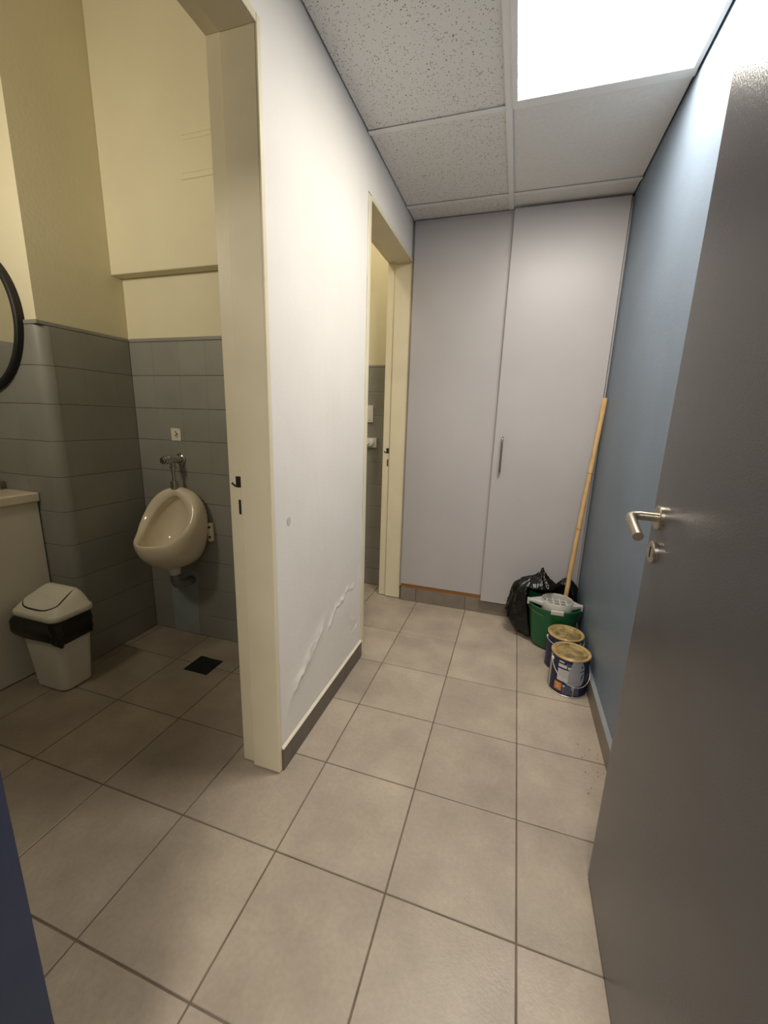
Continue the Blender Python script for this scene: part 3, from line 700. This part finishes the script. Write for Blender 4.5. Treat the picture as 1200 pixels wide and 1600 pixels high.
o = MB().rings([circ(.070, .175), circ(.083, .243), circ(.082, .286), circ(.080, .2885), circ(.0765, .286), circ(.074, .25), circ(.063, .178)], False, False).build('basket', GREY, wr); shade_auto(o.data, 0.8)
gb = MB()                                            # slotted floor of the basket
for k in (-1.5, -0.5, 0.5, 1.5):
    yy = WY + 0.034 * k; hw = math.sqrt(max(0.0001, .0745 ** 2 - (0.034 * k) ** 2)) 
    gb.box(WX - hw, WX + hw, yy - 0.0042, yy + 0.0042, 0.254, 0.262)
    xx = WX + 0.034 * k
    gb.box(xx - 0.0042, xx + 0.0042, WY - hw, WY + hw, 0.2542, 0.2622)
gb.build('grid', GREY, wr)
for s in (-1, 1):
    tip = KX + s * 0.1385
    inn = WX + s * 0.072
    wing = MB().rings([[(inn, WY + 0.004 - .044, .25), (inn, WY + 0.004 + .05, .25), (inn, WY + 0.004 + .05, .274), (inn, WY + 0.004 - .044, .274)],
                       [(tip, KY - 0.026, .252), (tip, KY - 0.006, .252), (tip, KY - 0.006, .266), (tip, KY - 0.026, .266)]])
    wing.build('wing', GREY, wr, 0.004, 2)
    MB().box(tip - 0.006, tip + 0.005, KY - 0.029, KY - 0.004, .235, .268).build('hook', GREY, wr, 0.003, 2)
MB().box(0.150, 0.214, KY - .1285, KY - .112, .236, .258).build('clip', GREY, wr, 0.003, 2)

# ------------------------------------------------------------------ mop stick
A0, A1 = Vector((0.222, 1.566, 0.03)), Vector((0.3085, 1.665, 1.372))
mp = thing('mop_stick', tuple(A0), 'long pale bamboo mop stick leaning on the blue wall', 'mop')
def on(t): return A0.lerp(A1, t)
ts = [0, .1, .2, .3, .4, .465, .475, .485, .60, .695, .705, .715, .8, .9, .935, .95, 1.0]
rs = [.0120, .0120, .0122, .0118, .0120, .0122, .0130, .0118, .0116, .0118, .0126, .0116, .0116, .0114, .0116, .0128, .0124]
sub_label(MB().tube([on(t) + Vector((0.002 * math.sin(t * 9), 0.002 * math.cos(t * 7), 0)) for t in ts], rs, 16).build('stick', STICK, mp, smooth=True, auto=0.9), 'pale jointed bamboo stick')
for t in (.475, .705):
    p = on(t) + Vector((0.002 * math.sin(t * 9), 0.002 * math.cos(t * 7), 0)); d = (A1 - A0).normalized()
    MB().tube([p - d * 0.0015, p + d * 0.0015], 0.0133, 16).build('joint_ring', STICKJ, mp)
hd = MB()
for k in range(26):
    a = 2 * math.pi * k / 26; r = random.uniform(0.018, 0.030)
    q = Vector((0.222 + .2 * (KX - 0.222), 1.566 + .2 * (KY - 1.566), 0))
    hd.tube([(0.222 + .004 * math.cos(a), 1.566 + .004 * math.sin(a), 0.10), (q.x + r * .7 * math.cos(a), q.y + r * .7 * math.sin(a), 0.06), (q.x + r * math.cos(a), q.y + r * math.sin(a), 0.018)], 0.004, 5)
hd.build('mop_head', GREY, mp, smooth=True)

# ------------------------------------------------------------------ paint cans
def can(cx, cy, rot, label, messy, turn=0.0):
    t = thing('paint_can', (cx, cy, 0), label, 'paint can')
    r = 0.084; Z = 0.190
    def pt(a, z, rr_=r): return (cx + rr_ * math.cos(a), cy + rr_ * math.sin(a), z)
    o = MB().lathe([(0.080, 0.0015), (r + 0.001, 0.0015), (r + 0.0015, 0.004), (r, 0.007), (r, Z - 0.008), (r - 0.001, Z - 0.006), (r - 0.013, Z - 0.014)], (cx, cy, 0), 56).build('body', CANB, t); shade_auto(o.data, 0.6)
    o = MB().lathe([(r + 0.0012, .0005), (r + 0.0022, .002), (r + 0.0022, .004), (r + 0.0003, .0055)], (cx, cy, 0), 56, cap0=False, cap1=False).build('base_rim', TIN, t); shade_auto(o.data, 0.8)
    o = MB().lathe([(r + 0.0002, Z - .008), (r + .0025, Z - .005), (r + .0030, Z - .001), (r + .0012, Z + .001), (r - .004, Z), (r - .006, Z - .005), (r - .010, Z - .006), (r - .012, Z - .001)], (cx, cy, 0), 56, cap0=False, cap1=False).build('top_rim', GOLD, t); shade_auto(o.data, 0.9)
    o = MB().lathe([(r - .0118, Z - .004), (r - .0145, Z + .0010), (r - .018, Z + .0005), (r - .021, Z - .0060), (r - .024, Z - .0068), (0.001, Z - .0060)], (cx, cy, 0), 56, cap0=False).build('lid', GOLD2, t); shade_auto(o.data, 0.7)
    def patch(name, poly, m, lift, nz=1):
        """closed polygon in (angle from the camera-facing direction in degrees, z) wrapped on the can"""
        a = [q[0] for q in poly]; lo, hi = min(a), max(a); b = MB(); cols = []
        n = max(2, int((hi - lo) / 4)); 
        for k in range(n + 1):
            x = lo + (hi - lo) * (k + (1e-4 if k == 0 else -1e-4 if k == n else 0)) / n; zz = []
            for i in range(len(poly)):
                (xa, za), (xb, zb) = poly[i], poly[(i + 1) % len(poly)]
                if (xa - x) * (xb - x) <= 0 and xa != xb: zz.append(za + (zb - za) * (x - xa) / (xb - xa))
            if len(zz) < 2: zz = [zz[0], zz[0]] if zz else [0, 0]
            cols.append((rot + turn + math.radians(x), min(zz), max(zz)))
        R = [[pt(an, z0, r + 0.0001), pt(an, z1, r + 0.0001), pt(an, z1, r + lift), pt(an, z0, r + lift)] for an, z0, z1 in cols]
        return b.rings(R).build(name, m, t)
    def rect(a0, a1, z0, z1): return [(a0, z0), (a1, z0), (a1, z1), (a0, z1)]
    patch('label_stripe', rect(-78, -66, .006, .176), LGREEN, .0004)
    patch('label_panel', rect(-37, 20, .072, .132), LABW, .0004)
    for q in (rect(-37, -11, .140, .156), rect(-8, 2, .139, .152)): patch('label_block', q, LABW, .0005)
    patch('label_block', rect(-36, -20, .164, .171), LABW, .0005)
    patch('label_block', rect(-14, 4, .157, .167), LBLUE, .0005)
    patch('label_badge', rect(-43, -20, .022, .062), ORANGE, .0005)
    patch('label_badge_mark', [(-38, .036), (-31, .033), (-25, .038), (-26, .043), (-31, .039), (-37, .041)], LABW, .0008)
    for z in (.053, .047): patch('label_badge_mark', rect(-40, -25, z, z + .002), GOLD, .0008)
    patch('label_block', rect(-18, 34, .012, .055), LBLUE, .0004)
    patch('label_block', rect(-17, -10, .048, .056), LABW, .0006)
    for z in (.122, .112, .103, .094): patch('label_text', rect(-33, 0, z, z + .0012), LBLUE, .0006)
    if messy:
        patch('paint_run', [(-4, .06), (-1, .10), (-4, .135), (2, .15), (3, .183), (34, .183), (44, .15), (40, .12), (46, .09), (40, .064), (24, .060), (15, .062)], DRIP, .0009)
        patch('paint_drip', [(6, .062), (20, .062), (19, .040), (14, .030), (9, .045)], DRIP, .0009)
        patch('paint_drip', rect(14.5, 16.5, .002, .062), DRIP, .0009)
        patch('label_text', [(30, .155), (36, .15), (37, .163), (33, .166)], CANB, .0013); patch('label_text', [(28, .132), (44, .137), (42, .141), (29, .136)], CANB, .0013); patch('label_text', [(34, .1), (38, .098), (40, .125), (37, .12)], CANB, .0013)
    # ears and wire bail
    for s in (-1, 1):
        a = rot + math.radians(62 * s if False else (-63 if s < 0 else 117))
        c0 = pt(a, .160, r); b = MB(); d = Vector((math.cos(a), math.sin(a), 0))
        b.tube([Vector(c0), Vector(c0) + d * 0.003, Vector(c0) + d * 0.006], [.009, .0085, .004], 14); b.build('ear', PLAST if messy else TIN, t, smooth=True)
    P = []; n = 36
    for k in range(n + 1):
        u = k / n; a = rot + math.radians(-63 + 180 * u)
        sag = math.sin(math.pi * u); P.append(pt(a, (.160 - 0.100 * sag ** 0.8) if messy else (.160 - .012 * sag), r + .005 + (0.004 * sag)))
    MB().tube(P, 0.0018, 6).build('bail', TIN, t, smooth=True)
    return t
face = math.atan2(-0.80642 - 1.122, -0.11744 - 0.229)
can(0.2265, 1.119, face + math.radians(6), 'navy paint can with grey paint run and orange badge, in front', True)
can(0.2220, 1.301, face - math.radians(12), 'second navy paint can behind the drip-stained one, against the green bucket', False, 2.5)

# ------------------------------------------------------------------ black rubbish bags
def bag(cx, cy, rx, ry, hz, seed, label, ear, push):
    bm = bmesh.new(); bmesh.ops.create_icosphere(bm, subdivisions=6, radius=1.0)
    for v in bm.verts:
        d = v.co.normalized(); e_ = math.atan2(d.y, d.x)
        q = Vector((d.x * 1.6 + seed, d.y * 1.6, d.z * 1.6))
        k = 1 + 0.10 * noise.noise(q * 1.1)
        rid = 1 - abs(noise.noise(Vector((math.cos(e_) * 3.4 + seed, math.sin(e_) * 3.4, d.z * 1.1 + seed))))
        rid2 = 1 - abs(noise.noise(Vector((d.x * 3.4 + seed, d.y * 3.4, d.z * 8))))
        k += 0.13 * (rid ** 3 - 0.5) + 0.028 * (rid2 ** 4 - 0.35)
        zz = d.z; pw_ = 0.72
        s_ = (max(0, 1 - abs(zz) ** (2.6 if zz > 0 else 5.0))) ** 0.5 / max(1e-4, (1 - zz * zz) ** 0.5) if abs(zz) < 0.999 else 1
        x, y, z = cx + d.x * rx * k * s_, cy + d.y * ry * k * s_, hz * 0.5 + zz * hz * 0.5 * (0.97 + 0.5 * (k - 1))
        if ear:
            g_ = math.exp(-((d.x - .12) / .17) ** 2 - ((d.y + .05) / .25) ** 2) * max(0, zz)
            z += 0.060 * g_ * (0.7 + 0.9 * noise.noise(Vector((d.x * 14, d.y * 14, 2)))); 
        # leans on wardrobe, wall, floor and bucket
        y = min(y, 1.7235 - 0.004 * rid2); x = min(x, 0.3105); z = max(z, 0.002)
        rb = 0.098 + 0.050 * min(1, max(0, z) / 0.25)
        if z < 0.315:
            a_, b_ = rb + 0.005, rb * 0.9 + 0.005; ex, ey = (x - KX) / a_, (y - KY) / b_
            if ex * ex + ey * ey < 1:
                dx, dy = push[0] / a_, push[1] / b_; A_ = dx * dx + dy * dy; B2 = ex * dx + ey * dy
                t_ = (-B2 + math.sqrt(B2 * B2 - A_ * (ex * ex + ey * ey - 1))) / A_
                x += push[0] * t_; y += push[1] * t_
        v.co = (x - cx, min(y, 1.7238) - cy, z)
    for f in bm.faces: f.smooth = True
    me = bpy.data.meshes.new('rubbish_bag'); bm.to_mesh(me); bm.free(); me.materials.append(BAG)
    o = bpy.data.objects.new('rubbish_bag', me); COL.objects.link(o); o.location = (cx, cy, 0)
    tag(o, label, 'rubbish bag'); return o
bag(0.083, 1.606, 0.150, 0.118, 0.365, 2.3, 'larger black rubbish bag left of the green bucket', True, (-0.8, 0.6))
bag(0.254, 1.672, 0.074, 0.062, 0.352, 7.9, 'smaller black rubbish bag behind the mop stick in the corner', False, (0.35, 0.94))
